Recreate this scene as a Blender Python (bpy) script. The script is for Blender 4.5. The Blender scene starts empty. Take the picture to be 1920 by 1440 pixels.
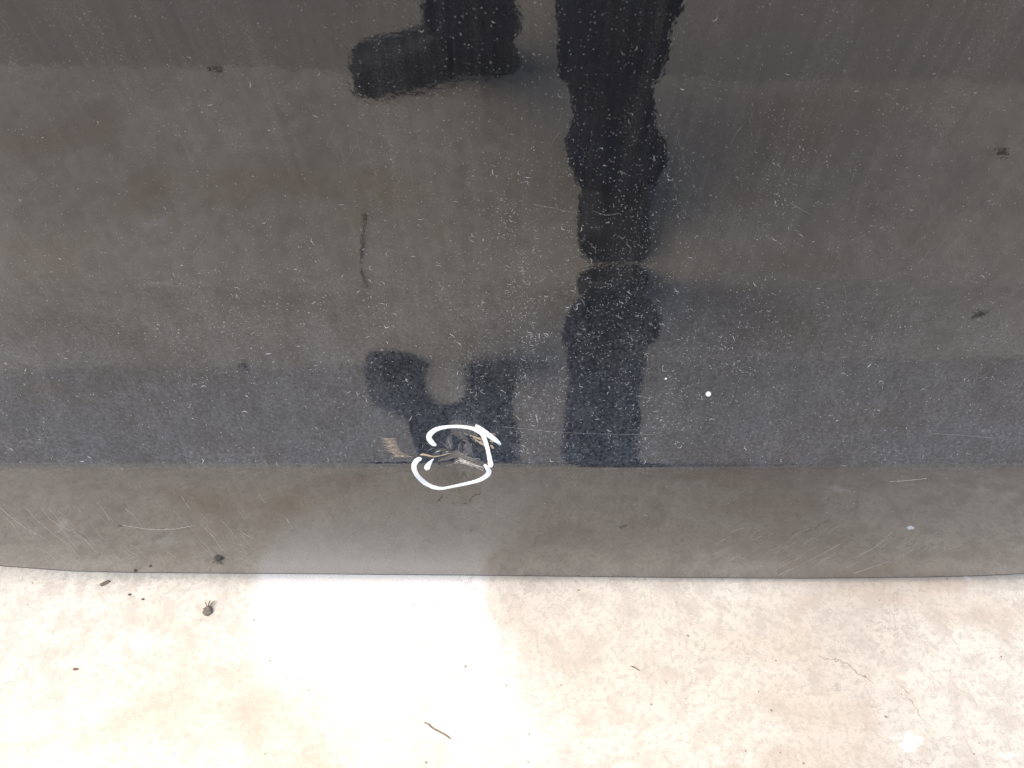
import bpy, bmesh, math, random
import numpy as np
from mathutils import Vector, Matrix
from mathutils.bvhtree import BVHTree
random.seed(7); rng = np.random.default_rng(11)
R = math.radians
SC = bpy.context.scene
COL = SC.collection

# ------------------------------------------------------------------ camera
CAM = Vector((0.0, -0.36, 1.0)); PITCH = R(60.0); F = 1450.0      # F in pixels of a 1920 wide frame
cd = bpy.data.cameras.new('camera'); cam = bpy.data.objects.new('camera', cd); COL.objects.link(cam)
cam.location = CAM; cam.rotation_euler = (R(90) - PITCH, 0, 0)
cd.sensor_fit = 'HORIZONTAL'; cd.sensor_width = 36; cd.lens = 36 * F / 1920
cd.clip_start = 0.01; cd.clip_end = 500
SC.camera = cam
cd.dof.use_dof = True; cd.dof.focus_distance = 0.74; cd.dof.aperture_fstop = 16.0
# ------------------------------------------------------------------ light
SUN_EL, SUN_AZ = R(58), R(-172)          # azimuth of the direction towards the sun, from +X axis
w = bpy.data.worlds.new('World'); SC.world = w; w.use_nodes = True
nt = w.node_tree; bg = nt.nodes['Background']
sky = nt.nodes.new('ShaderNodeTexSky'); sky.sky_type = 'NISHITA'; sky.sun_disc = False
sky.sun_elevation = SUN_EL; sky.sun_rotation = R(90) - SUN_AZ
sky.air_density = 1.0; sky.dust_density = 3.0; sky.ozone_density = 1.0
nt.links.new(sky.outputs[0], bg.inputs[0]); bg.inputs[1].default_value = 0.15
sd = bpy.data.lights.new('sun', 'SUN'); sd.energy = 1.5; sd.angle = R(60); sd.color = (1.0, 0.89, 0.74)
sun = bpy.data.objects.new('sun', sd); COL.objects.link(sun)
sdir = Vector((math.cos(SUN_EL) * math.cos(SUN_AZ), math.cos(SUN_EL) * math.sin(SUN_AZ), math.sin(SUN_EL)))
sun.rotation_euler = sdir.to_track_quat('Z', 'Y').to_euler(); sun.location = sdir * 5
SC.view_settings.view_transform = 'Standard'; SC.view_settings.look = 'None'
SC.view_settings.gamma = 1; SC.view_settings.exposure = 1.33
SC.view_settings.use_curve_mapping = False
SC.cycles.use_denoising = True
SC.cycles.max_bounces = 6

# ------------------------------------------------------------------ helpers
def props(o, label=None, cat=None, group=None, kind=None):
    if label: o['label'] = label
    if cat: o['category'] = cat
    if group: o['group'] = group
    if kind: o['kind'] = kind
    return o
def link(name, me, mat=None, parent=None, smooth=True):
    me.name = name
    o = bpy.data.objects.new(name, me); COL.objects.link(o)
    for m in (mat if isinstance(mat, (list, tuple)) else [mat]):
        if m: me.materials.append(m)
    if smooth:
        me.polygons.foreach_set('use_smooth', [True] * len(me.polygons))
    if parent: o.parent = parent
    return o
def pymesh(verts, faces, midx=None):
    me = bpy.data.meshes.new('m'); me.from_pydata([tuple(v) for v in verts], [], faces)
    if midx is not None: me.polygons.foreach_set('material_index', midx)
    me.update(); return me
def empty(name, loc, parent=None):
    o = bpy.data.objects.new(name, None); COL.objects.link(o); o.location = loc; o.empty_display_size = .05
    if parent: o.parent = parent
    return o
class NT:
    def __init__(s, name):
        s.m = bpy.data.materials.new(name); s.m.use_nodes = True; s.t = s.m.node_tree
        s.b = s.t.nodes['Principled BSDF']
        s.co = s.t.nodes.new('ShaderNodeTexCoord')
    def n(s, ty, ins=None, **kw):
        nd = s.t.nodes.new(ty)
        for k, v in kw.items(): setattr(nd, k, v)
        for k, v in (ins or {}).items():
            if hasattr(v, 'is_output') or isinstance(v, bpy.types.NodeSocket): s.t.links.new(v, nd.inputs[k])
            else: nd.inputs[k].default_value = v
        return nd
    def map(s, scale=(1, 1, 1), loc=(0, 0, 0), rot=(0, 0, 0)):
        return s.n('ShaderNodeMapping', {'Vector': s.co.outputs['Object'], 'Scale': scale, 'Location': loc, 'Rotation': rot}).outputs[0]
    def noise(s, scale, detail=4, rough=.55, vec=None, dist=0):
        return s.n('ShaderNodeTexNoise', {'Vector': vec or s.co.outputs['Object'], 'Scale': scale, 'Detail': detail, 'Roughness': rough, 'Distortion': dist}).outputs[0]
    def ramp(s, fac, stops, interp='LINEAR'):
        r = s.n('ShaderNodeValToRGB', {'Fac': fac}); cr = r.color_ramp; cr.interpolation = interp
        while len(cr.elements) < len(stops): cr.elements.new(.5)
        for e, (p, c) in zip(cr.elements, stops):
            e.position = p; e.color = (c, c, c, 1) if not isinstance(c, (tuple, list)) else (*c, 1)
        return r.outputs[0]
    def mix(s, fac, a, b, mode='MIX'):
        nd = s.n('ShaderNodeMix', None, data_type='RGBA', blend_type=mode)
        for i, v in ((0, fac), (6, a), (7, b)):
            if isinstance(v, bpy.types.NodeSocket): s.t.links.new(v, nd.inputs[i])
            else: nd.inputs[i].default_value = v if i == 0 else (*v, 1)
        return nd.outputs[2]
    def math(s, op, a, b=0.0, c=None):
        nd = s.n('ShaderNodeMath', None, operation=op)
        for i, v in enumerate((a, b, c)):
            if v is None: continue
            if isinstance(v, bpy.types.NodeSocket): s.t.links.new(v, nd.inputs[i])
            else: nd.inputs[i].default_value = v
        return nd.outputs[0]
    def set(s, **kw):
        for k, v in kw.items():
            k = k.replace('_', ' ')
            if isinstance(v, bpy.types.NodeSocket): s.t.links.new(v, s.b.inputs[k])
            else: s.b.inputs[k].default_value = (*v, 1) if isinstance(v, tuple) and len(v) == 3 else v
    def bump(s, h, strength, dist, prev=None):
        ins = {'Height': h, 'Strength': strength, 'Distance': dist}
        if prev: ins['Normal'] = prev
        return s.n('ShaderNodeBump', ins).outputs[0]

# ------------------------------------------------------------------ materials
def concrete_mat(name, dark=False):
    g = NT(name)
    # wandering mottling: cream paste, pink and grey worn areas
    wv = g.n('ShaderNodeVectorMath', {0: g.co.outputs['Object'],
             1: g.n('ShaderNodeVectorMath', {0: g.n('ShaderNodeTexNoise', {'Vector': g.co.outputs['Object'], 'Scale': 45.0, 'Detail': 3.0}).outputs['Color'], 1: (.012, .012, .012)}, operation='MULTIPLY').outputs[0]}, operation='ADD').outputs[0]
    fine = g.noise(150, 8, .7, wv); mid = g.noise(36, 8, .7, wv); big = g.noise(3.2, 5, .6); huge = g.noise(1.3, 3)
    if dark:
        cream, pink, grey = (.44, .41, .355), (.38, .345, .295), (.34, .325, .29)
    else:
        cream, pink, grey = (.715, .665, .56), (.565, .51, .43), (.455, .425, .37)
    c = g.mix(g.ramp(mid, [(.46, 0), (.60, 1)]), cream, pink)
    c = g.mix(g.math('MULTIPLY', g.ramp(fine, [(.49, 0), (.60, 1)]), .7), c, grey)
    c = g.mix(g.math('MULTIPLY', g.ramp(big, [(.46, 0), (.66, 1)]), .35), c, (.36, .30, .25))
    # rusty brown stains
    c = g.mix(g.math('MULTIPLY', g.ramp(g.noise(2.4, 4, .6, g.map(loc=(3.1, .7, 0), scale=(1, 1.6, 1))), [(.52, 0), (.66, 1)]), .6), c, (.47, .355, .25))
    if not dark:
        # straight-sided patch of reflected sunlight beside the car, painted into the colour
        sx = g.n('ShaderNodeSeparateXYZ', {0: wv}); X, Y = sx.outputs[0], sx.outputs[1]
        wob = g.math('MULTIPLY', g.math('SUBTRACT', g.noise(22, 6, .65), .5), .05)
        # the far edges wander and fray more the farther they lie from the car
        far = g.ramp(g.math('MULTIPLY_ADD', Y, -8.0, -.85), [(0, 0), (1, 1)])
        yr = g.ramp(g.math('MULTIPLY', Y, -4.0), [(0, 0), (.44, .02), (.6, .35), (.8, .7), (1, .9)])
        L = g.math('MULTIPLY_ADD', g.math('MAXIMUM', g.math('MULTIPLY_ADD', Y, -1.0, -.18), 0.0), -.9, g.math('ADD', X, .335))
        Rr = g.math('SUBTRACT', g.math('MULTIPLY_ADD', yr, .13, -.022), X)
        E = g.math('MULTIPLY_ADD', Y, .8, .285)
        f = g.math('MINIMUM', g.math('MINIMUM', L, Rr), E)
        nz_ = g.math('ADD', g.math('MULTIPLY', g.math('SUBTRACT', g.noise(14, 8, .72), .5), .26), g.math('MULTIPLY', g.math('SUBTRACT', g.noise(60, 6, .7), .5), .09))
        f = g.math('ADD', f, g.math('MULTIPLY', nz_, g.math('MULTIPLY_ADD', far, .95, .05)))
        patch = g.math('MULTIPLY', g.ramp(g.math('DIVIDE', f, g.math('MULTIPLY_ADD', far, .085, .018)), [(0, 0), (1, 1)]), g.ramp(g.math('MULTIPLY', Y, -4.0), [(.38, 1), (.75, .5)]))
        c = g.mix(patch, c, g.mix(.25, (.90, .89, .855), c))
        # pale lime spots
        sp = g.ramp(g.noise(9, 5, .7, g.map(loc=(5, 2, 0))), [(.63, 0), (.67, 1)])
        c = g.mix(g.math('MULTIPLY', sp, .8), c, (.80, .78, .72))
    # sand grain
    grain = g.noise(700, 3, .6)
    c = g.mix(g.ramp(grain, [(.42, .45), (.60, 0)]), c, (.40, .36, .31))
    # pits and grit
    vo = g.n('ShaderNodeTexVoronoi', {'Vector': wv, 'Scale': 75.0, 'Randomness': 1.0})
    rnd = g.n('ShaderNodeSeparateColor', {0: vo.outputs['Color']}).outputs[0]
    rad = g.math('MULTIPLY', g.ramp(rnd, [(.62, 0), (1, 1)]), .12)
    pit = g.math('LESS_THAN', vo.outputs['Distance'], rad)
    c = g.mix(g.math('MULTIPLY', pit, .75), c, (.16, .14, .12))
    hair = g.ramp(g.math('ABSOLUTE', g.math('SUBTRACT', g.noise(13, 9, .62, wv), .5)), [(0, 1), (.006, 0)])
    c = g.mix(g.math('MULTIPLY', hair, g.ramp(g.noise(6, 2), [(.5, 0), (.6, .55)])), c, (.25, .2, .16))
    h = g.math('ADD', g.math('MULTIPLY', fine, .6), g.math('MULTIPLY', pit, -.5))
    g.set(Base_Color=c, Roughness=.92, Normal=g.bump(h, .35, .002))
    g.b.inputs['Specular IOR Level'].default_value = .2
    return g.m
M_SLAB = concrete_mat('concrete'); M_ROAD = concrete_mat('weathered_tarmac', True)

def paint_mat():
    g = NT('black_gloss_paint')
    # micro dust film: soft blotches, run-down streaks, pin-point specks
    st = g.noise(1, 5, .6, g.map(scale=(170, 170, 7)))
    st2 = g.noise(1, 4, .6, g.map(scale=(38, 38, 4), loc=(3, 1, 2)))
    cl = g.noise(9, 4, .55)
    mic = g.noise(900, 2, .6)
    film = g.math('MULTIPLY', g.ramp(cl, [(.3, .35), (.7, 1)]), g.math('ADD', g.math('MULTIPLY', g.ramp(st, [(.34, .05), (.78, 1)]), .62), g.math('MULTIPLY', g.ramp(st2, [(.35, 0), (.7, 1)]), .5)))
    film = g.math('MULTIPLY', film, g.ramp(mic, [(.35, .4), (.7, 1.6)]))
    lowz = g.ramp(g.n('ShaderNodeSeparateXYZ', {0: g.n('ShaderNodeNewGeometry').outputs['Position']}).outputs[2], [(.24, .6), (CREASE_Z - .02, .45), (CREASE_Z, 1), (.42, .8), (.62, 0)])
    blo = g.ramp(g.noise(330, 3, .7), [(.40, .2), (.62, 1.5)])
    blo = g.math('MULTIPLY', blo, g.ramp(g.noise(30, 4, .6), [(.3, .5), (.7, 1.2)]))
    film = g.math('ADD', film, g.math('MULTIPLY', g.math('MULTIPLY', lowz, blo), .78))
    lip = g.ramp(g.n('ShaderNodeSeparateXYZ', {0: g.n('ShaderNodeNewGeometry').outputs['Position']}).outputs[2], [(CREASE_Z - .02, 0), (CREASE_Z, 1)])
    dcol = g.mix(g.math('MULTIPLY', lowz, lip), (.42, .395, .35), (.36, .41, .48))
    base = g.mix(g.math('MULTIPLY', film, .105), (.007, .0078, .0102), dcol)
    def specks(scale, lo, rmax, amt, off):
        vo = g.n('ShaderNodeTexVoronoi', {'Vector': g.map(loc=off, scale=(1, 1, .8)), 'Scale': scale})
        rnd = g.n('ShaderNodeSeparateColor', {0: vo.outputs['Color']}).outputs[0]
        return g.math('MULTIPLY', g.math('LESS_THAN', vo.outputs['Distance'], g.math('MULTIPLY', g.ramp(rnd, [(lo, 0), (1, 1)]), rmax)), amt)
    s1 = specks(520, .5, .24, .22, (0, 0, 0)); s2 = specks(260, .86, .11, .35, (2, 3, 1))
    spk = g.math('MULTIPLY', g.math('ADD', s1, s2), g.ramp(g.noise(5.5, 4, .6, g.map(loc=(1, 4, 2))), [(.36, .15), (.62, 1)]))
    base = g.mix(spk, base, (.50, .50, .48))
    rough = g.math('MULTIPLY_ADD', film, .03, .018)
    peel = g.noise(260, 2, .5); wav = g.noise(28, 2, .5)
    nb = g.bump(peel, .10, .0002); nb = g.bump(wav, .10, .0006, nb)
    g.set(Base_Color=base, Roughness=rough, IOR=1.70, Normal=nb)
    return g.m
def simple(name, col, rough=.6, spec=.5, nscale=None, namt=.2, bump=0):
    g = NT(name); c = col
    if nscale:
        n = g.noise(nscale, 4); c = g.mix(g.ramp(n, [(.3, 0), (.7, 1)]), tuple(v * (1 - namt) for v in col), tuple(min(1, v * (1 + namt)) for v in col))
        if bump: g.set(Normal=g.bump(n, .5, bump))
    g.set(Base_Color=c, Roughness=rough); g.b.inputs['Specular IOR Level'].default_value = spec
    return g.m
M_UNDER = simple('bare_plastic', (.02, .02, .02), .7, .3, 60)
M_LINT = simple('lint', (.38, .38, .37), .9, .2, 60, .75)
M_SCR = simple('scratch', (.45, .435, .40), .8, .2, 500, .5)
M_CHIP_GLINT = simple('chip_and_glint', (.82, .82, .80), .6, .3, 200, .08)  # for the real chips and the glints painted in the dent
def marker_mat():
    g = NT('white_marker_paint')
    n = g.noise(1, 4, .6, g.map(scale=(500, 500, 260)))
    att = g.n('ShaderNodeAttribute', None, attribute_name='thin').outputs['Fac']
    thin = g.math('ADD', g.math('MULTIPLY', att, g.ramp(n, [(.35, .35), (.65, 1)])), g.ramp(g.noise(1, 5, .7, g.map(scale=(300, 300, 700), loc=(4, 2, 7))), [(.52, 0), (.72, .55)]))
    c = g.mix(thin, (.86, .86, .85), (.40, .50, .62))
    g.set(Base_Color=c, Roughness=.5, Normal=g.bump(n, .3, .0002)); return g.m
M_MARK = marker_mat()
M_TROUSER = simple('trouser_cloth', (.013, .017, .036), .9, .15, 40, .35, .004)
M_SHOE = simple('black_leather', (.014, .014, .014), .45, .4, 90, .3, .001)
M_SOLE = simple('rubber_sole', (.02, .02, .02), .8, .3, 90, .3)
M_SHIRT = simple('shirt_cloth', (.05, .055, .07), .9, .2, 30, .2, .003)
M_SKIN = simple('skin', (.40, .24, .17), .55, .4, 40, .08)
M_HAIR = simple('hair', (.02, .014, .01), .6, .4, 200, .4, .002)
M_PHONE = simple('phone_shell', (.02, .02, .022), .25, .5)
M_TWIG = simple('dry_twig', (.22, .185, .15), .9, .2, 300, .4)
M_SEED = simple('dark_seed', (.17, .145, .11), .8, .2, 300, .5)
M_CRACK = simple('crack_dirt', (.36, .30, .235), 1, .1, 120, .4)
M_STONE = simple('dark_stone', (.16, .115, .095), .9, .2, 150, .4, .001)

# ------------------------------------------------------------------ the panel profile
def rowdir(row):
    a = PITCH + math.atan((row - 720) / F)
    return np.array([math.cos(a), -math.sin(a)])
H = CAM.z; CY = CAM.y
def flatd(row):
    a = PITCH + math.atan((row - 720) / F)
    return H / math.tan(a) - (-CY)
pts = [(-200, flatd(-200)), (0, flatd(0)), (100, flatd(100)), (200, flatd(200)), (300, flatd(300)), (380, flatd(380)), (440, flatd(440) + .002),
       (480, flatd(478)), (498, flatd(492)), (515, flatd(470)), (560, flatd(335)), (600, flatd(270)), (640, flatd(215)), (660, flatd(182)), (680, flatd(134)), (730, 1.02), (800, 1.18), (852, 1.32), (864, 1.30),
       (871, .70), (878, .37), (890, .315), (930, .250), (975, .20), (1005, .168), (1035, .130), (1060, .103), (1080, .090), (1110, .083)]
pr = np.array([p[0] for p in pts], float); pd = np.array([p[1] for p in pts])
rows = np.arange(-200, 1110.01, 0.25)
dm = np.interp(rows, pr, pd)
def smooth(a, k):
    ker = np.hanning(k * 2 + 1); ker /= ker.sum(); return np.convolve(np.pad(a, k, mode='edge'), ker, 'valid')
blend = np.clip((rows - 860) / 6, 0, 1) * np.clip((884 - rows) / 6, 0, 1)
dm = smooth(dm, 36) * (1 - blend) + smooth(dm, 8) * blend
prof = np.zeros((len(rows), 2)); nrm = np.zeros((len(rows), 2))
d0 = rowdir(rows[0]); t = (0 - CY) / d0[0]
C2 = np.array([CY, H])
for i, r in enumerate(rows):
    d = rowdir(r); P = C2 + t * d
    G = np.array([-dm[i], 0.0]); out = G - P; out /= np.linalg.norm(out)
    n = out - d; n /= np.linalg.norm(n)
    prof[i] = P; nrm[i] = n
    dd = (rowdir(r + .25) - d)
    t += -t * (n @ dd) / (n @ d)
arc = np.concatenate([[0], np.cumsum(np.linalg.norm(np.diff(prof, axis=0), axis=1))])
def at_row(r):
    return (np.array([np.interp(r, rows, prof[:, 0]), np.interp(r, rows, prof[:, 1])]),
            np.array([np.interp(r, rows, nrm[:, 0]), np.interp(r, rows, nrm[:, 1])]), np.interp(r, rows, arc))
for r in (0, 400, 498, 660, 862, 885, 980, 1080):
    P, n, s = at_row(r); print('row', r, P.round(3), 'nel', round(math.degrees(math.atan2(n[1], -n[0])), 1))
def depth_of(P):   # distance along the optical axis of a profile point
    ax = np.array([math.cos(PITCH), -math.sin(PITCH)]); return (P - C2) @ ax
def px2x(px, row):
    P, n, s = at_row(row); return (px - 960) / F * depth_of(P)

CREASE = 868.0; S0 = at_row(CREASE)[2]; CREASE_Z = float(at_row(CREASE)[0][1])
M_PAINT = paint_mat(); print('crease z', CREASE_Z)
XD = px2x(858, 866)
def dent(x, s):
    """inward depth of the dent at panel position x, arc length s (below the crease is positive)"""
    u = (x - XD); v = s - S0
    up = v < 0
    w_ = .0125 * np.exp(-np.abs((u - .001) / .017) ** 2.2) - .0012
    w_ = w_ + .0022 * np.exp(-((u + .001) / .004) ** 2) - .0012 * np.exp(-((u - .012) / .006) ** 2)
    de = .0009; q = np.clip((v + w_) / de, -30, 30); on = np.clip(w_ / .003, 0, 1)
    kink = np.where(up, de * np.log1p(np.exp(q)) * .40, 0) * on
    h0 = de * np.log1p(np.exp(np.clip(w_ / de, -30, 30))) * .40 * on
    d = kink + np.where(up, 0, h0 * np.exp(-np.abs(v / .055) ** 1.6))
    G2 = lambda cx, cv, rx, rv, ang=0: np.exp(-(((u - cx) * math.cos(ang) + (v - cv) * math.sin(ang)) / rx) ** 2 - ((-(u - cx) * math.sin(ang) + (v - cv) * math.cos(ang)) / rv) ** 2)
    # pinched pits and folds above the arch
    d = d + .0011 * G2(-.0150, -.0105, .0065, .0040, -.25) + .0007 * G2(.0062, -.0185, .0036, .0062) + .0005 * G2(.0185, -.0240, .0100, .0028, .45)
    d = d - .0005 * G2(-.0040, -.0200, .0040, .0080) + .00035 * G2(.021, -.0150, .009, .0025, .5)
    # broad shallow give around it, rim raised at the left
    d = d + .0030 * G2(-.007, -.050, .023, .045)
    # rings of strained paint below
    rr = np.sqrt(u ** 2 + ((v - .10) * .45) ** 2)
    d = d + np.where(up, 0, .0010 * np.exp(-(u / .040) ** 2 - ((v - .04) / .06) ** 2) * np.clip(v / .02, 0, 1))
    d = d + np.where(up, 0, .00009 * np.cos(rr / .0026) * np.exp(-(rr / .028) ** 2) * np.clip(v / .02, 0, 1))
    return d

def row_end(x):
    pxs = [-400, -150, 0, 60, 130, 240, 500, 960, 1300, 1500, 1700, 1850, 1920, 2100, 2400]
    rs = [985, 1030, 1056, 1064, 1070, 1073, 1075, 1079, 1083, 1084, 1082.5, 1079, 1075.5, 1060, 1030]
    px = 960 + x * F / depth_of(at_row(1078)[0])
    return np.interp(px, pxs, rs)

xs = np.unique(np.concatenate([np.arange(-1.05, 1.051, .012), np.arange(XD - .085, XD + .085, .0007)]).round(5))
rr1 = np.concatenate([np.arange(-200, 760, 5), np.arange(760, 1020, 1.0)])
rr2 = np.linspace(0, 1, 56)[1:]
NR = len(rr1) + len(rr2)
V = np.zeros((len(xs), NR, 3))
for i, x in enumerate(xs):
    re = row_end(x)
    rw = np.concatenate([rr1, 1019 + (re - 1019) * rr2]) if re > 1025 else np.concatenate([rr1 * 1.0, 1019 + (re - 1019) * rr2])
    if re <= 1025: rw = np.sort(np.minimum(rw, re + (rw - rw.min()) * 1e-5))
    y = np.interp(rw, rows, prof[:, 0]); z = np.interp(rw, rows, prof[:, 1]); s = np.interp(rw, rows, arc)
    ny = np.interp(rw, rows, nrm[:, 0]); nz = np.interp(rw, rows, nrm[:, 1])
    D = dent(x, s)
    # the dent pushes straight into the car
    V[i, :, 0] = x; V[i, :, 1] = y + D * .95; V[i, :, 2] = z - D * .25 * np.clip(nz, 0, 1)
nx = len(xs)
verts = V.reshape(-1, 3)
ii, jj = np.meshgrid(np.arange(nx - 1), np.arange(NR - 1), indexing='ij')
a = (ii * NR + jj).ravel(); b = a + 1; c = b + NR; d_ = a + NR
faces = np.stack([a, b, c, d_], 1)
def grid_mesh(verts, faces):
    me = bpy.data.meshes.new('m'); me.vertices.add(len(verts)); me.vertices.foreach_set('co', verts.ravel())
    me.loops.add(faces.size); me.loops.foreach_set('vertex_index', faces.ravel().astype(np.int32))
    me.polygons.add(len(faces)); me.polygons.foreach_set('loop_start', np.arange(0, faces.size, 4, dtype=np.int32))
    me.update(calc_edges=True); me.validate(); return me
me_panel = grid_mesh(verts, faces)
# check facing
me_panel.update()
if me_panel.polygons[10].normal.y > 0: me_panel.flip_normals()
bvh = BVHTree.FromPolygons([Vector(v) for v in verts], [tuple(int(q) for q in f) for f in faces])
def pixray(px, py):
    d = Vector(((px - 960) / F, 0, 0)) + Vector((0, math.cos(PITCH), -math.sin(PITCH))) + Vector((0, math.sin(PITCH), math.cos(PITCH))) * (720 - py) / F
    return d.normalized()
def on_panel(px, py):
    h = bvh.ray_cast(CAM, pixray(px, py))
    if h[0] is None: return None, None
    n = h[1]
    if n.dot(CAM - h[0]) < 0: n = -n
    return h[0], n
def on_ground(px, py):
    d = pixray(px, py); t = -CAM.z / d.z; return CAM + d * t

car = props(empty('black_car', (0, .3, 0)), 'black car side panel with a dent ringed in white marker, dusty glossy paint', 'car')
def add(name, me, mat, **k):
    o = link(name, me, mat, car, **k); o.matrix_parent_inverse = car.matrix_basis.inverted(); return o
panel = add('body_panel', me_panel, M_PAINT)
# top shoulder and inner return: the shell of the door above the frame, end caps and the underside
top = V[:, 0]; zt = top[0, 2]
sh = [(0, 0), (.004, .03), (.014, .06), (.035, .085), (.07, .105), (.14, .115), (.24, .115), (.26, .10), (.26, -.1), (.26, -.55)]
vs = []; fs = []
for i, x in enumerate((-1.05, -.6, -.2, .2, .6, 1.05)):
    for (dy, dz) in sh: vs.append((x, top[0, 1] + dy, zt + dz))
n_ = len(sh)
for i in range(5):
    for j in range(n_ - 1): fs.append((i * n_ + j, (i + 1) * n_ + j, (i + 1) * n_ + j + 1, i * n_ + j + 1))
add('upper_shell', pymesh(vs, fs), M_PAINT)
# lower flange: rolls under the bottom edge and runs back under the car
bot = V[::6, -1]; nb = len(bot)
vs = []; fs = []
fl = [(0, 0), (-.0003, -.0004), (-.0003, -.0010), (.0004, -.0016), (.003, -.0020), (.006, -.0024), (.012, 0.0), (.03, .004), (.034, .03), (.06, .034)]
for p in bot:
    for dy, dz in fl: vs.append((p[0], p[1] + dy, p[2] + dz))
k = len(fl)
for i in range(nb - 1):
    for j in range(k - 1): fs.append((i * k + j, i * k + j + 1, (i + 1) * k + j + 1, (i + 1) * k + j))
add('bottom_flange', pymesh(vs, fs), M_UNDER)
# side caps close the shell
for sx in (0, -1):
    ring = [tuple(v) for v in V[sx, ::8]] + [tuple(V[sx, -1])]
    cap = ring + [(ring[0][0], .29, ring[-1][2]), (ring[0][0], .29, zt + .1)]
    add('end_cap', pymesh(cap, [tuple(range(len(cap)))]), M_UNDER, smooth=False)

# ------------------------------------------------------------------ marks on the paint
def spline(pts, n):
    P = np.array(pts, float); m = len(P); out = []
    seg = np.concatenate([[0], np.cumsum(np.hypot(*np.diff(P[:, :2], axis=0).T))])
    Pp = np.vstack([2 * P[0] - P[1], P, 2 * P[-1] - P[-2]])
    for u in np.linspace(0, seg[-1], n):
        i = min(max(int(np.searchsorted(seg, u, side='right')) - 1, 0), m - 2); f = (u - seg[i]) / max(seg[i + 1] - seg[i], 1e-9)
        p0, p1, p2, p3 = Pp[i:i + 4]
        out.append(.5 * ((2 * p1) + (-p0 + p2) * f + (2 * p0 - 5 * p1 + 4 * p2 - p3) * f * f + (-p0 + 3 * p1 - 3 * p2 + p3) * f ** 3))
    return np.array(out)
def stroke(pts, lift=.00018, jit=.45, capn=3, nacross=7, thin=None):
    """painted stroke: pixels give where on the panel it lies; (x, y, width, thin)"""
    P = spline(pts, max(12, int(sum(math.hypot(pts[i + 1][0] - pts[i][0], pts[i + 1][1] - pts[i][1]) for i in range(len(pts) - 1)) / 1.2)))
    n = len(P); vs = []; fs = []; th = []
    T = np.gradient(P[:, :2], axis=0); T /= np.linalg.norm(T, axis=1)[:, None] + 1e-9
    L = np.concatenate([[0], np.cumsum(np.hypot(*np.diff(P[:, :2], axis=0).T))])
    for i in range(n):
        wd = max(P[i, 2], .3) / 2; e = min(L[i], L[-1] - L[i])
        if e < wd: wd *= math.sqrt(max(.04, 1 - (1 - e / wd) ** 2))
        wl = wd * (1 + jit * (rng.random() - .5) * .3); wr = wd * (1 + jit * (rng.random() - .5) * .3)
        nx_, ny_ = -T[i, 1], T[i, 0]
        for k in range(nacross):
            u = -1 + 2 * k / (nacross - 1); o = u * (wl if u < 0 else wr)
            p, nn = on_panel(P[i, 0] + nx_ * o, P[i, 1] + ny_ * o)
            if p is None: p, nn = on_panel(P[i, 0], P[i, 1])
            vs.append(p + nn * (lift * (1 - abs(u) ** 4) - .00012 * (abs(u) > .99)))
            th.append(P[i, 3] if P.shape[1] > 3 else 0)
    for i in range(n - 1):
        for k in range(nacross - 1):
            a0 = i * nacross + k; fs.append((a0, a0 + nacross, a0 + nacross + 1, a0 + 1))
    return vs, fs, th
def merge(parts):
    vs, fs, th = [], [], []
    for v, f, t_ in parts:
        o = len(vs); vs += list(v); fs += [tuple(q + o for q in g) for g in f]; th += list(t_)
    return vs, fs, th
Z = lambda l: [(740 + p[0] / 8, 770 + p[1] / 8, p[2] / 8, (p[3] if len(p) > 3 else 0)) for p in l]
strokes = [
    Z([(625, 525, 55, .9), (560, 480, 85, .4), (515, 410, 95, 0), (540, 340, 95, 0), (640, 275, 75, 0), (790, 243, 58), (960, 238, 55), (1130, 258, 60), (1250, 300, 80), (1320, 360, 80), (1365, 470, 75), (1400, 600, 72), (1425, 720, 80), (1447, 850, 100)]),
    Z([(1210, 215, 45), (1290, 275, 80), (1370, 335, 90), (1450, 395, 85, .1), (1530, 450, 65, .6), (1595, 505, 28, 1)]),
    Z([(405, 715, 62), (335, 745, 85), (292, 815, 92), (295, 880, 92, .2), (335, 965, 80, .5), (410, 1045, 75, .7), (500, 1110, 70, .3), (600, 1152, 68), (720, 1165, 52), (900, 1132, 50), (1100, 1088, 55), (1260, 1045, 65), (1360, 990, 80, .1), (1412, 930, 92, .5), (1392, 865, 80, .6), (1340, 805, 42, .4)]),
    Z([(588, 722, 14, .9), (545, 765, 52, .7), (505, 820, 92, .1), (480, 870, 115), (476, 892, 118)])]
for s_ in strokes:
    vs, fs, th = stroke(s_)
    me = pymesh(vs, fs); at = me.attributes.new('thin', 'FLOAT', 'POINT'); at.data.foreach_set('value', [min(1, max(0, q)) for q in th])
    add('marker_stroke', me, M_MARK)
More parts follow.
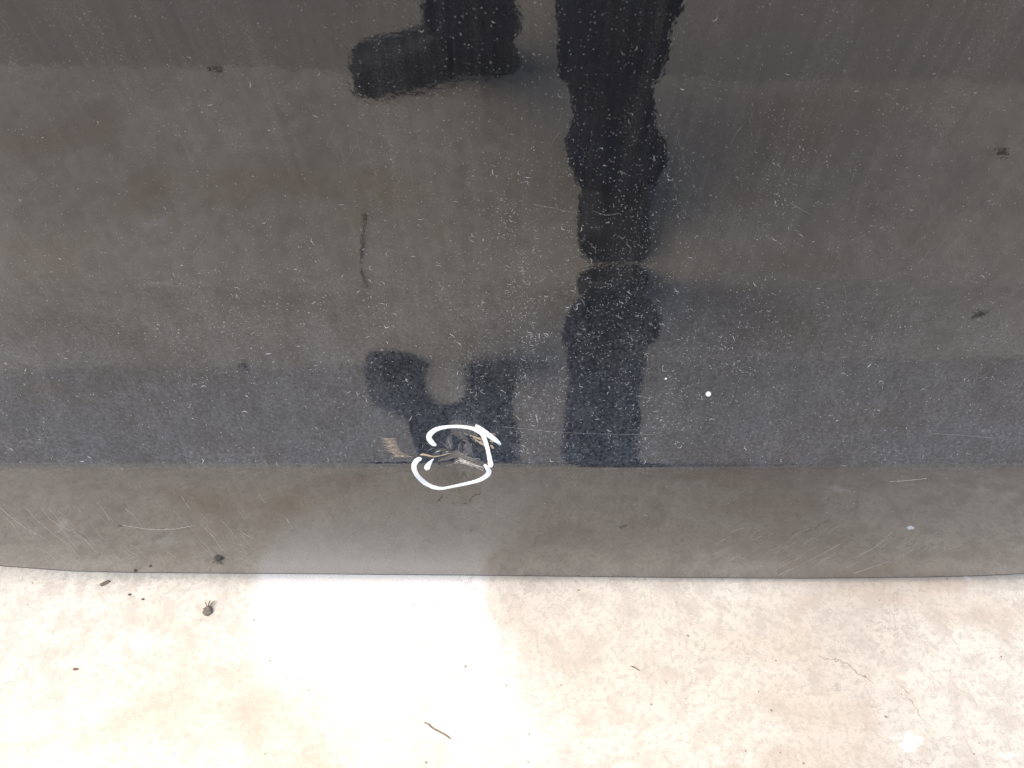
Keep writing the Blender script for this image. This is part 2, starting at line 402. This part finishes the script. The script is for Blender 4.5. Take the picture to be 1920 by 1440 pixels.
# thin bristle tails at the end of the crossing stroke
for q_ in ([stroke(Z([(1480, 430 + o, 12, 1), (1560, 485 + o, 9, 1), (1600 - abs(o), 515 + o, 4, 1)]), nacross=3) for o in (-12, 8, 24)]
           + [stroke(Z([(350, 1020 + o, 8, 1), (420, 1080 + o, 9, 1), (500, 1135 + o, 5, 1)]), nacross=3) for o in (6, 18)]):
    me = pymesh(q_[0], q_[1]); at = me.attributes.new('thin', 'FLOAT', 'POINT'); at.data.foreach_set('value', [1.0] * len(q_[0]))
    add('marker_stroke', me, M_MARK)
def blob(px, py, rx, ry, lift=.0006, n=14, jit=.15):
    vs = []; c, nn = on_panel(px, py); vs.append(c + nn * lift)
    for ring, f in ((.6, .85), (1, -.1)):
        for k in range(n):
            a_ = 2 * math.pi * k / n; j = 1 + jit * (rng.random() - .5) if ring == 1 else 1
            p, q = on_panel(px + rx * ring * j * math.cos(a_), py + ry * ring * j * math.sin(a_))
            vs.append(p + q * lift * f)
    fs = [(0, 1 + k, 1 + (k + 1) % n) for k in range(n)] + [(1 + k, 1 + n + k, 1 + n + (k + 1) % n, 1 + (k + 1) % n) for k in range(n)]
    return vs, fs, [0] * len(vs)
tan_rows = []
M_TAN = simple('tan_streak', (.36, .29, .20), .75, .25, 350, .35)  # tan streaks laid left of the ring and inside it
for l_ in ([(717 + rng.uniform(-4, 5) + 1.1 * max(0, k - 5) ** 1.45, 821 + 2.6 * k, 1.2) , (726 + 1.3 * k, 822.3 + 2.6 * k, 3.6), (738 + .9 * k + .45 * max(0, k - 7) ** 2, 822.6 + 2.6 * k, 2.4), (742 + .9 * k + .6 * max(0, k - 7) ** 2, 822.9 + 2.6 * k, 1)] for k in range(14)):
    q_ = stroke(l_, lift=.00005, jit=1.2, nacross=3); tan_rows.append(q_)
q_ = merge(tan_rows); add('tan_streak', pymesh(q_[0], q_[1]), M_TAN)
for l_ in (
           Z([(1130, 365, 12), (1210, 400, 34), (1290, 425, 46), (1350, 440, 40)]), Z([(1170, 395, 8), (1240, 455, 26), (1310, 495, 40), (1360, 520, 44)]),
           Z([(1425, 450, 30), (1470, 462, 34), (1500, 470, 10)]), Z([(1435, 520, 40), (1465, 545, 56), (1480, 575, 24)]), Z([(1380, 320, 10), (1440, 345, 26), (1520, 352, 10)]),
           Z([(375, 665, 14), (430, 655, 50), (500, 672, 44), (590, 690, 30), (700, 672, 18), (790, 650, 14), (850, 636, 8)])):
    q_ = stroke(l_, lift=.00005, jit=1.7, nacross=5); add('tan_streak', pymesh(q_[0], q_[1]), M_TAN)
M_GLINT = simple('painted_glint_grey', (.20, .21, .225), .5, .4, 900, .6)  # silvery reflections in the dent, painted on as grey strokes
for l_ in (Z([(985, 640, 22), (958, 590, 16), (962, 520, 16), (995, 465, 14), (1045, 448, 18), (1100, 480, 14), (1140, 550, 12), (1160, 620, 14), (1165, 690, 26)]),
           Z([(985, 640, 26), (1060, 680, 16), (1160, 712, 26), (1260, 722, 40), (1290, 745, 14)]), Z([(795, 430, 20), (815, 480, 26), (838, 540, 18), (848, 600, 10)]),
           Z([(490, 605, 10), (540, 580, 26), (600, 560, 10)]), Z([(690, 470, 10), (740, 500, 16), (790, 560, 10), (815, 600, 6)])):
    q_ = stroke(l_, lift=.00004, jit=1.3, nacross=3); add('painted_glint', pymesh(q_[0], q_[1]), M_GLINT)
for l_ in (Z([(610, 628, 8), (645, 612, 24), (685, 604, 8)]), Z([(765, 622, 8), (785, 615, 18), (800, 622, 8)])):
    q_ = stroke(l_, lift=.00005, nacross=3); add('painted_glint', pymesh(q_[0], q_[1]), M_CHIP_GLINT)  # small bright glints in the dent, painted on in white
props(add('paint_chip', pymesh(*blob(1328.5, 739, 5.2, 4.8)[:2]), M_CHIP_GLINT), 'round white paint chip')
add('paint_chip', pymesh(*blob(1248.5, 710, 2.0, 1.8)[:2]), M_CHIP_GLINT)
add('bird_dropping', pymesh(*blob(1707, 990, 7, 3.2, jit=.6)[:2]), simple('dropping', (.36, .40, .43), .7, .3, 200, .3))

# scratches
parts = []; big_scr = []
def scr(p, wdt=.5, lift=.00006):
    try: (big_scr if wdt >= .8 else parts).append(stroke([(x, y, 1.5 * wdt * (1 + .6 * (rng.random() - .5))) for x, y in p], lift=lift, nacross=3, jit=.8))
    except Exception: pass
def line(x0, y0, ln, ang, wdt=.5, bend=.08):
    ca, sa = math.cos(R(ang)), math.sin(R(ang)); b_ = bend * ln * (rng.random() - .5) * 2
    scr([(x0, y0), (x0 + ca * ln / 2 - sa * b_, y0 + sa * ln / 2 + ca * b_), (x0 + ca * ln, y0 + sa * ln)], wdt)
scr([(225, 984), (255, 989), (290, 993), (325, 992), (365, 985)], 1.0)
scr([(0, 952), (40, 985), (85, 1010)], .8); scr([(48, 952), (80, 985), (118, 1015)], .8); scr([(75, 950), (100, 978), (150, 1005), (185, 1040)], .6)
for k in range(64):
    x0 = rng.uniform(5, 470); y0 = rng.uniform(945, 1050); ln = rng.uniform(10, 60)
    if y0 + ln * .8 > 1062: ln = (1062 - y0) / .8
    if x0 < 130 and y0 > 1030: continue
    line(x0, y0, ln, rng.normal(50 - 12 * (y0 - 950) / 100, 7), rng.uniform(.22, .6))
for (x0, y0, l, w_) in ((180, 940, 45, .7), (245, 960, 40, .5), (340, 930, 34, .6), (395, 1000, 40, .9), (485, 925, 22, .6), (530, 965, 34, .6), (450, 1020, 26, .6), (90, 1052, 60, .5), (200, 1045, 30, .5), (295, 1038, 26, .9)):
    line(x0, y0, l, 55, w_)
for k in range(46):
    x0 = rng.uniform(1330, 1760); y0 = rng.uniform(1000, 1072); ln = rng.uniform(12, 60)
    if y0 - ln * .5 < 985: ln = 15
    line(x0, y0, ln, -rng.normal(30, 5), rng.uniform(.2, .5))
scr([(1460, 1078), (1520, 1050), (1575, 1020)], .7); scr([(1605, 1045), (1645, 1022), (1672, 998)], .7); scr([(1600, 1075), (1640, 1062), (1668, 1052)], .7)
scr([(1668, 903), (1700, 901), (1738, 897)], 1.4)
scr([(940, 800), (1080, 812), (1230, 815)], .35); scr([(1745, 813), (1800, 816), (1860, 821)], .45); scr([(1480, 380), (1520, 402)], .4)
scr([(1110, 395), (1135, 403), (1162, 400)], .6); scr([(1000, 383), (1060, 395), (1090, 402)], .25)
for k in range(60):      # light vertical-ish wipe marks on the upper panel
    line(rng.uniform(0, 1900), rng.uniform(150, 800), rng.uniform(15, 55), rng.normal(82, 8) if rng.random() < .7 else rng.normal(115, 10), rng.uniform(.1, .22))
# scraped paint inside the marker ring
base_ = [(838, 873), (850, 866), (861, 862), (872, 866), (884, 871), (897, 875), (908, 879)]
for k in range(20):
    o = rng.uniform(-3, 4); scr([(x + rng.normal(0, 1.2), y + o + rng.normal(0, 1.4)) for x, y in base_[rng.integers(0, 3):rng.integers(4, 8)]], rng.uniform(.4, .9))
for x0, y0 in ((640, 0),): pass
vs, fs, th = merge(parts)
props(add('fine_scratches', pymesh(vs, fs), M_SCR), kind='stuff')
for q_ in big_scr[:90]: add('scratch', pymesh(q_[0], q_[1]), M_SCR)

# lint and grit lying on the dusty paint
parts = []
def dens(x, y):
    d = .35 + .65 * min(1, max(0, (y - 150) / 450))
    d *= .45 + .55 * math.exp(-((x - 1100) / 750) ** 2)
    if y > 868: d = .25
    return d
n_l = 0
def trail(c_):
    t_ = rng.normal(0, 85); return c_[0] + t_ * (.12 + .2 * math.sin(c_[1])) * (-1 if c_[0] > 1150 else 1) + rng.normal(0, 26), c_[1] + t_ + rng.normal(0, 12)
cl = [(rng.uniform(50, 1900), rng.uniform(100, 860)) for _ in range(60)] + [(1010 + rng.uniform(-150, 300), rng.uniform(250, 860)) for _ in range(24)] + [(1480, 280), (1700, 220), (1460, 300), (940, 610), (150, 545), (390, 640)]
while n_l < 7500:
    if rng.random() < .55:
        x, y = rng.uniform(0, 1920), rng.uniform(0, 1060)
    else:
        c_ = cl[rng.integers(0, len(cl))]; x, y = trail(c_)
    if not (2 < x < 1918 and 2 < y < 1052) or rng.random() > dens(x, y): continue
    if x < 160 and y > 1035: continue
    n_l += 1
    big_ = rng.random() < .05
    ln = rng.uniform(5, 13) if big_ else rng.uniform(1.2, 4.2)
    wd = rng.uniform(.6, 1.3) if big_ else rng.uniform(.35, .9)
    a_ = R(rng.normal(15, 30)) if rng.random() < .55 else rng.uniform(0, math.pi)
    if y > 868: a_ = R(rng.normal(6, 10)); wd *= .6
    b_ = ln * rng.normal(0, .22)
    pr_ = [(x, y), (x + math.cos(a_) * ln / 2 - math.sin(a_) * b_, y + math.sin(a_) * ln / 2 + math.cos(a_) * b_), (x + math.cos(a_) * ln, y + math.sin(a_) * ln)]
    q = [on_panel(*p) for p in pr_]
    if any(z_[0] is None for z_ in q): continue
    o_ = (-math.sin(a_) * wd / 2, math.cos(a_) * wd / 2)
    vs_ = []
    for (pp, nn), (X_, Y_), kk in zip(q, pr_, (.25, 1, .25)):
        s1, _n = on_panel(X_ + o_[0] * kk, Y_ + o_[1] * kk); s2, _m = on_panel(X_ - o_[0] * kk, Y_ - o_[1] * kk)
        if s1 is None or s2 is None: break
        vs_ += [s1 + nn * .00012, s2 + nn * .00012]
    else:
        parts.append((vs_, [(0, 1, 3, 2), (2, 3, 5, 4)], [0] * 6))
vs, fs, th = merge(parts)
lint = props(link('dust_lint', pymesh(vs, fs), M_LINT), 'pale specks and short curled fibres of dust scattered over the black panel', 'dust', kind='stuff')

# ------------------------------------------------------------------ ground
def seam(x): return -(flatd(131) + .030 * x * -1 + .006 * math.sin(x * 9) + .004 * math.sin(x * 23 + 1) + .0025 * math.sin(x * 61) + .0015 * math.sin(x * 140))
xg = np.concatenate([[-30, -10, -4, -2.5], np.arange(-2, 2.001, .01), [2.5, 4, 10, 30]])
vs = []; fs = []
for x in xg:
    s_ = seam(x if abs(x) < 3 else 3 * np.sign(x)); vs += [(x, 30, 0), (x, s_ + .010, 0), (x, s_ + .004, -.007), (x, s_ + .001, -.025)]
for i in range(len(xg) - 1):
    for j in range(3): fs.append((i * 4 + j, i * 4 + j + 1, (i + 1) * 4 + j + 1, (i + 1) * 4 + j))
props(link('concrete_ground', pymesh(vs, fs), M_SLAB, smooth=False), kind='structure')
props(link('road', pymesh([(-30, -30, -.009), (30, -30, -.009), (30, -.8, -.009), (-30, -.8, -.009)], [(0, 1, 2, 3)]), M_ROAD, smooth=False), kind='structure')

def ribbon(pts, wid, z=.0006, jit=.5):
    vs = []; fs = []; P = np.array(pts, float)
    S_ = spline([(p[0], p[1], 0) for p in P], 26 * (len(P) - 1))
    jj_ = rng.normal(0, .0016, (len(S_) // 4 + 2, 2)); q_ = np.arange(len(S_)) / 4.0
    S_[:, 0] += np.interp(q_, np.arange(len(jj_)), jj_[:, 0]); S_[:, 1] += np.interp(q_, np.arange(len(jj_)), jj_[:, 1])
    T = np.gradient(S_[:, :2], axis=0); T /= np.linalg.norm(T, axis=1)[:, None] + 1e-9
    n = len(S_)
    for i in range(n):
        wv_ = wid * (1 + jit * rng.normal()) * min(1, .2 + 5 * i / n, .2 + 5 * (n - i) / n) / 2
        vs += [(S_[i, 0] - T[i, 1] * wv_, S_[i, 1] + T[i, 0] * wv_, z), (S_[i, 0] + T[i, 1] * wv_, S_[i, 1] - T[i, 0] * wv_, z)]
    for i in range(n - 1): fs.append((2 * i, 2 * i + 1, 2 * i + 3, 2 * i + 2))
    return pymesh(vs, fs)
def reflected(px, row):   # where the panel mirrors this ground point (used to place what the photo shows reflected)
    P, n, s = at_row(row); d = float(np.interp(row, rows, dm)); x = px2x(px, row)
    path = np.linalg.norm(P - C2); out = np.linalg.norm(P - np.array([-d, 0.0]))
    return (x * (1 + out / path), -d)
gp = lambda l: [tuple(on_ground(*p)[:2]) for p in l]
rf = lambda l: [reflected(*p) for p in l]
for l, w_ in ((gp([(1530, 1230), (1560, 1238), (1585, 1243), (1610, 1262), (1640, 1280)]), .0009), (gp([(1690, 1285), (1715, 1325), (1735, 1350)]), .0006),
              (rf([(800, 899), (788, 893), (778, 888), (760, 884)]), .003), (rf([(868, 886), (884, 889), (880, 893), (850, 897)]), .003)):
    props(link('ground_crack', ribbon(l, w_), M_CRACK, smooth=False), kind='structure')

# small things lying on the ground
def lump(r, sc, seed, sub=2):
    bm = bmesh.new(); bmesh.ops.create_icosphere(bm, subdivisions=sub, radius=r); rs = random.Random(seed)
    for v in bm.verts:
        v.co = Vector((v.co.x * sc[0], v.co.y * sc[1], v.co.z * sc[2])) * rs.uniform(.75, 1.2)
    me = bpy.data.meshes.new('m'); bm.to_mesh(me); bm.free(); return me
def tube(path, rad, n=6):
    vs = []; fs = []; P = [Vector(p) for p in path]
    for i, p in enumerate(P):
        t_ = (P[min(i + 1, len(P) - 1)] - P[max(i - 1, 0)]).normalized(); u = t_.orthogonal().normalized(); v_ = t_.cross(u)
        r_ = rad * (.55 if i in (0, len(P) - 1) else 1)
        for k in range(n): vs.append(p + (u * math.cos(6.283 * k / n) + v_ * math.sin(6.283 * k / n)) * r_)
    for i in range(len(P) - 1):
        for k in range(n): fs.append((i * n + k, i * n + (k + 1) % n, (i + 1) * n + (k + 1) % n, (i + 1) * n + k))
    fs += [tuple(range(n))[::-1], tuple(range((len(P) - 1) * n, len(P) * n))]
    return pymesh(vs, fs)
def gline(a_, b_, z=.001, wob=.0006, n=7):
    A, B = on_ground(*a_), on_ground(*b_)
    return [(A.x + (B.x - A.x) * i / n + rng.normal(0, wob), A.y + (B.y - A.y) * i / n + rng.normal(0, wob), z) for i in range(n + 1)]
props(link('twig', tube(gline((795, 1353), (844, 1386)), .0009), M_TWIG), 'thin grey twig lying on the painted patch of reflected sunlight near the bottom edge', 'twig')
props(link('twig', tube(gline((1182, 1249), (1198, 1258), n=4), .0008), M_TWIG), 'tiny dark twig on pale concrete, right of the white patch', 'twig')
def at_g(name, me, mat, px, py, z, label, cat):
    o = link(name, me, mat); g_ = on_ground(px, py); o.location = (g_.x, g_.y, z); props(o, label, cat); return o
o = at_g('seed_head', lump(.0055, (1, 1.2, .5), 3), M_SEED, 390, 1147, .002, 'dry brown seed head with spiky tip on the concrete left of the white patch', 'seed head')
for k, (dx, dy) in enumerate(((-.005, .012), (.001, .014), (.007, .013), (-.006, .004))):
    link('spike', tube([(0, .004, .001), (dx * .6, dy * .7, .002), (dx, dy, .001)], .0007), M_SEED, o)
at_g('leaf_scrap', lump(.005, (1.4, .5, .25), 5), M_SEED, 197, 1094, .001, 'curled brown leaf scrap just below the panel edge at left', 'leaf').rotation_euler.z = R(25)
at_g('grit_pebble', lump(.0018, (1, .8, .6), 8), M_STONE, 268, 1124, .001, 'small dark pebble between the leaf scrap and the seed head', 'pebble')
at_g('grit_pebble', lump(.0026, (1.3, .6, .5), 9), M_STONE, 142, 1255, .001, 'small dark pebble on the concrete at the far left', 'pebble')
at_g('grit_pebble', lump(.0018, (1.3, .8, .5), 10), M_STONE, 243, 1115, .001, 'tiny dark pebble hard under the panel edge at left', 'pebble')
for (px, row, r_, lab) in ((404, 131, .0095, 'dark stone on the concrete near the joint, seen reflected at upper left'), (1880, 288, .010, 'dark brown stone seen reflected at the right edge of the panel'), ):
    x, y = reflected(px, row); o = link('stone', lump(r_, (1.2, .9, .5), int(px)), M_STONE); o.location = (x, y, r_ * .3); props(o, lab, 'stone')

A_, B_ = reflected(684, 400), reflected(678, 490)
props(link('twig', tube([(A_[0] + (B_[0] - A_[0]) * k / 6 + rng.normal(0, .0012), A_[1] + (B_[1] - A_[1]) * k / 6, .002) for k in range(7)], .0017), simple('pale_stick', (.31, .27, .22), .9, .2, 300, .3)), 'short brown stick pointing at the car, reflected as a dark vertical smear', 'twig')

# ------------------------------------------------------------------ the person standing before the car
from mathutils import noise as mn
person = props(empty('person', (0, -.75, 0)), 'person in baggy dark trousers and black shoes, legs mirrored in the dusty paint', 'person')
def padd(name, me, mat, par=None, **k):
    o = link(name, me, mat, par or person, **k); o.matrix_parent_inverse = Matrix.Translation((0, .75, 0)) if (par or person) is person else Matrix(); return o
def loft(rings, n=28):
    """rings: (centre, rx, ry, tilt axis direction) ellipses stacked along a limb"""
    vs = []; fs = []
    for i, (c_, rx, ry, *ax) in enumerate(rings):
        c_ = Vector(c_)
        t_ = Vector(ax[0]).normalized() if ax else (Vector(rings[min(i + 1, len(rings) - 1)][0]) - Vector(rings[max(i - 1, 0)][0])).normalized()
        u = Vector((1, 0, 0)) - t_ * t_.x
        if u.length < .2: u = Vector((0, 1, 0)) - t_ * t_.y
        u.normalize(); v_ = t_.cross(u)
        for k in range(n):
            an = 2 * math.pi * k / n; vs.append(c_ + u * math.cos(an) * rx + v_ * math.sin(an) * ry)
    for i in range(len(rings) - 1):
        for k in range(n): fs.append((i * n + k, i * n + (k + 1) % n, (i + 1) * n + (k + 1) % n, (i + 1) * n + k))
    fs += [tuple(range(n))[::-1], tuple(range((len(rings) - 1) * n, len(rings) * n))]
    return vs, fs
def fuse(pieces, voxel, smooth_it=4, wr=None):
    """weld lofts into one continuous skin; wr = wrinkle displacement function"""
    vs, fs = [], []
    for v, f in pieces:
        o = len(vs); vs += v; fs += [tuple(q + o for q in g) for g in f]
    me = pymesh(vs, fs); o = bpy.data.objects.new('tmp', me); COL.objects.link(o)
    bm = bmesh.new(); bm.from_mesh(me); bmesh.ops.recalc_face_normals(bm, faces=bm.faces); bm.to_mesh(me); bm.free()
    r = o.modifiers.new('r', 'REMESH'); r.mode = 'VOXEL'; r.voxel_size = voxel
    m_ = o.modifiers.new('s', 'SMOOTH'); m_.iterations = smooth_it; m_.factor = .5
    dg = bpy.context.evaluated_depsgraph_get(); me2 = bpy.data.meshes.new_from_object(o.evaluated_get(dg))
    bpy.data.objects.remove(o)
    if wr:
        nn = [v.normal.copy() for v in me2.vertices]
        for v, q in zip(me2.vertices, nn): v.co += q * wr(v.co)
        me2.update()
    return me2
def cloth(c_):
    d = .006 * mn.noise(Vector((c_.x * 16, c_.y * 16, c_.z * 30 + 8 * c_.x))) + .004 * mn.noise(Vector((c_.x * 38, c_.y * 38, c_.z * 60))) + .0015 * mn.noise(c_ * 140)
    low = math.exp(-((c_.z - .13) / .12) ** 2)
    return d * (1.3 + 1.3 * low)
R_leg = [((.172, -.595, .045), .060, .066, (0, -.35, 1)), ((.175, -.60, .075), .078, .078, (0, -.25, 1)), ((.168, -.625, .11), .074, .076, (0, -.2, 1)), ((.160, -.655, .15), .062, .066), ((.158, -.66, .19), .066, .07),
         ((.150, -.655, .25), .082, .084), ((.148, -.65, .33), .086, .088), ((.145, -.62, .45), .082, .086), ((.142, -.62, .52), .085, .09), ((.130, -.69, .68), .094, .10), ((.10, -.77, .86), .105, .115), ((.08, -.79, .93), .10, .12)]
L_leg = [((-.060, -.955, .055), .078, .066), ((-.075, -.95, .09), .084, .070), ((-.078, -.945, .14), .078, .068), ((-.080, -.935, .20), .080, .074), ((-.085, -.90, .33), .084, .084),
         ((-.095, -.83, .46), .082, .086), ((-.10, -.81, .52), .085, .09), ((-.10, -.80, .68), .094, .10), ((-.09, -.80, .86), .105, .115), ((-.07, -.80, .93), .10, .12)]
pelvis = [((0, -.79, .84), .14, .10, (0, 0, 1)), ((0, -.79, .92), .175, .12, (0, 0, 1)), ((0, -.785, 1.0), .165, .115, (0, .1, 1)), ((0, -.78, 1.03), .16, .11, (0, .1, 1))]
padd('trousers', fuse([loft(R_leg), loft(L_leg), loft(pelvis)], .007, 3, cloth), M_TROUSER)
def shoe(toe, heel, wid, hgt):
    """length along toe-heel; rings across"""
    A, B = Vector(heel), Vector(toe); ax = (B - A).normalized(); L_ = (B - A).length; side = Vector((0, 0, 1)).cross(ax)
    prof_ = [(0, .55, .55), (.03, .66, .80), (.12, .72, 1.0), (.25, .70, 1.05), (.38, .74, .98), (.5, .84, .82), (.62, .96, .68), (.75, 1.0, .62), (.87, 1.0, .60), (.94, .92, .55), (.985, .72, .42), (1, .5, .30)]
    vs = []; fs = []; n = 20
    for f, w_, h_ in prof_:
        c_ = A + ax * L_ * f
        for k in range(n):
            an = 2 * math.pi * k / n; y_ = math.cos(an); z_ = math.sin(an)
            sy = math.copysign(abs(y_) ** .7, y_); sz = math.copysign(abs(z_) ** .75, z_)
            zz = .012 + (hgt * h_ * (sz * .5 + .5)); vs.append(c_ + side * sy * wid / 2 * w_ * (1 - .25 * max(0, sz)) + Vector((0, 0, zz)))
    m_ = len(prof_)
    for i in range(m_ - 1):
        for k in range(n): fs.append((i * n + k, i * n + (k + 1) % n, (i + 1) * n + (k + 1) % n, (i + 1) * n + k))
    fs += [tuple(range(n)), tuple(range((m_ - 1) * n, m_ * n))]
    up = (vs, fs)
    # sole
    vs = []; fs = []; out = [(f, w_ * 1.06) for f, w_, h_ in prof_]
    loop = [(f, w_) for f, w_ in out] + [(f, -w_) for f, w_ in reversed(out)]
    for z_, g in ((0, .97), (.014, 1.0), (.018, .98)):
        for f, w_ in loop: vs.append(A + ax * (L_ * (.5 + (f - .5) * 1.03)) + side * w_ * g * wid / 2 + Vector((0, 0, z_)))
    m_ = len(loop)
    for i in range(2):
        for k in range(m_): fs.append((i * m_ + k, i * m_ + (k + 1) % m_, (i + 1) * m_ + (k + 1) % m_, (i + 1) * m_ + k))
    fs += [tuple(range(m_))[::-1], tuple(range(2 * m_, 3 * m_))]
    u_ = padd('shoe', fuse([up], .005, 3, lambda c_: .0012 * mn.noise(c_ * 60)), M_SHOE)
    s_ = link('sole', pymesh(vs, fs), M_SOLE, u_, smooth=False)
    for k in range(5):
        c_ = A + ax * L_ * (.42 + .055 * k); hz = .012 + hgt * (.93 - .075 * k)
        link('lace', tube([c_ - side * .018 + Vector((0, 0, hz - .002)), c_ + Vector((0, 0, hz + .005)), c_ + side * .018 + Vector((0, 0, hz - .002))], .0022), M_SOLE, u_)
shoe((.168, -.4545, 0), (.175, -.735, 0), .114, .085)
shoe((-.305, -.895, 0), (.0, -.965, 0), .112, .095)
# upper body bent over the phone
torso = [((0, -.785, .98), .155, .11, (0, .1, 1)), ((0, -.775, 1.08), .150, .112), ((0, -.745, 1.20), .168, .120), ((0, -.70, 1.32), .185, .118), ((0, -.665, 1.39), .165, .095), ((0, -.635, 1.44), .075, .07), ((0, -.62, 1.46), .06, .06)]
def arm(sx): return [((.12 * sx, -.665, 1.385), .06, .065), ((.175 * sx, -.66, 1.37), .062, .064), ((.215 * sx, -.645, 1.28), .056, .058), ((.245 * sx, -.62, 1.16), .050, .052), ((.25 * sx, -.60, 1.09), .048, .05), ((.21 * sx, -.54, 1.05), .044, .044), ((.155 * sx, -.475, 1.02), .034, .036)]
padd('jacket', fuse([loft(torso), loft(arm(1)), loft(arm(-1))], .009, 4, lambda c_: .006 * mn.noise(c_ * 14) + .003 * mn.noise(c_ * 34)), M_SHIRT)
# skin: head, neck, forearm ends and hands welded onto a core body
view = Vector((0, math.cos(PITCH), -math.sin(PITCH))); cup = Vector((0, math.sin(PITCH), math.cos(PITCH)))
def hand(sx):
    P = []; w0 = Vector((.155 * sx, -.475, 1.02)); pc = CAM - view * .016
    palm = pc + Vector((.088 * sx, 0, 0)) - cup * .035 - view * .012
    P.append(loft([(w0, .026, .022), (w0.lerp(palm, .5), .026, .020), (palm - cup * .01, .036, .018), (palm + cup * .03, .038, .014), (palm + cup * .045, .03, .011)], 16))
    for k, (ln, o) in enumerate(((.064, .034), (.072, .014), (.068, -.006), (.052, -.024))):      # four fingers behind and around the phone
        b0 = palm + cup * (o) - view * .004
        p1 = b0 + Vector((sx * .012, 0, 0)) - view * .004; p2 = b0 + Vector((sx * .016, 0, 0)) + view * .014; p3 = p2 + Vector((-sx * ln * .3, 0, 0)) + view * .008; p4 = p3 + Vector((-sx * ln * .25, 0, 0))
        P.append(loft([(b0, .009, .009), (p1, .009, .009), (p2, .0085, .0085), (p3, .0078, .0078), (p4, .006, .006)], 10))
    t0 = palm - cup * .02; P.append(loft([(t0, .013, .013), (t0 + Vector((-sx * .02, 0, 0)) - view * .016, .012, .012), (t0 + Vector((-sx * .045, 0, 0)) - view * .018 + cup * .012, .010, .010), (t0 + Vector((-sx * .062, 0, 0)) - view * .016 + cup * .02, .007, .007)], 10))
    return P
hd = Vector((0, -.52, 1.55)); f_ = Vector((0, .75, -.66)).normalized(); upv = Vector((0, .66, .75)).normalized()
head = [(hd - upv * .11 + f_ * .035, .035, .04, upv), (hd - upv * .085 + f_ * .025, .058, .070, upv), (hd - upv * .04 + f_ * .01, .070, .088, upv), (hd, .075, .096, upv), (hd + upv * .05, .076, .098, upv), (hd + upv * .09, .062, .08, upv), (hd + upv * .115, .03, .04, upv)]
neck = [((0, -.64, 1.40), .058, .058), ((0, -.60, 1.47), .052, .055), ((0, -.56, 1.52), .05, .055)]
nose = [(hd + f_ * .085 + upv * .015, .008, .01), (hd + f_ * .108 - upv * .018, .015, .010), (hd + f_ * .09 - upv * .03, .012, .008)]
ears = [[(hd + Vector((sx * .070, 0, 0)) - upv * .03, .006, .014), (hd + Vector((sx * .080, 0, 0)), .007, .018), (hd + Vector((sx * .074, 0, 0)) + upv * .03, .006, .014)] for sx in (1, -1)]
core = [[((0, -.785, .95), .12, .09), ((0, -.70, 1.30), .14, .09), ((0, -.65, 1.40), .10, .07), ((0, -.62, 1.45), .052, .054)]]
for sx, leg in ((1, R_leg), (-1, L_leg)):
    core.append([(Vector(q[0]) + Vector((0, 0, .02 if i == 0 else 0)), q[1] * .6, q[2] * .6) for i, q in enumerate(leg)])
    core.append([(q[0], q[1] * .62, q[2] * .62) for q in arm(sx)])
lips = [(hd + f_ * .088 + Vector((-.02, 0, 0)) - upv * .052, .004, .005), (hd + f_ * .094 - upv * .052, .006, .007), (hd + f_ * .088 + Vector((.02, 0, 0)) - upv * .052, .004, .005)]
body = padd('body', fuse([loft(head), loft(neck, 16), loft(nose, 10), loft(lips, 8)] + [loft(e, 10) for e in ears] + [loft(c_, 16) for c_ in core] + hand(1) + hand(-1), .004, 3), M_SKIN)
hair = [(hd - f_ * .045 - upv * .03, .070, .055, upv), (hd - f_ * .028 + upv * .02, .081, .075, upv), (hd - f_ * .010 + upv * .07, .080, .092, upv), (hd + upv * .105, .062, .082, upv), (hd + upv * .13, .03, .04, upv)]
padd('hair', fuse([loft(hair)], .006, 3, lambda c_: .004 * mn.noise(c_ * 60)), M_HAIR)
M_EYE = simple('eye', (.6, .58, .55), .3)
for sx in (1, -1):
    me = lump(.011, (1, 1, 1), 2, 3); me.transform(Matrix.Translation(hd + f_ * .080 + Vector((sx * .031, 0, 0)) + upv * .008)); padd('eye', me, M_EYE)
# phone held at the picture's viewpoint, lens looking down at the panel
bm = bmesh.new(); bmesh.ops.create_cube(bm, size=1)
for v in bm.verts: v.co = Vector((v.co.x * .158, v.co.y * .074, v.co.z * .008))
bmesh.ops.bevel(bm, geom=[e for e in bm.edges], offset=.0025, segments=3, affect='EDGES')
me = bpy.data.meshes.new('m'); bm.to_mesh(me); bm.free()
ph = link('phone', me, M_PHONE); ph.rotation_euler = cam.rotation_euler; ph.location = CAM - view * .013 - cup * .012
props(ph, 'dark smartphone held sideways in both hands, taking the picture', 'phone')
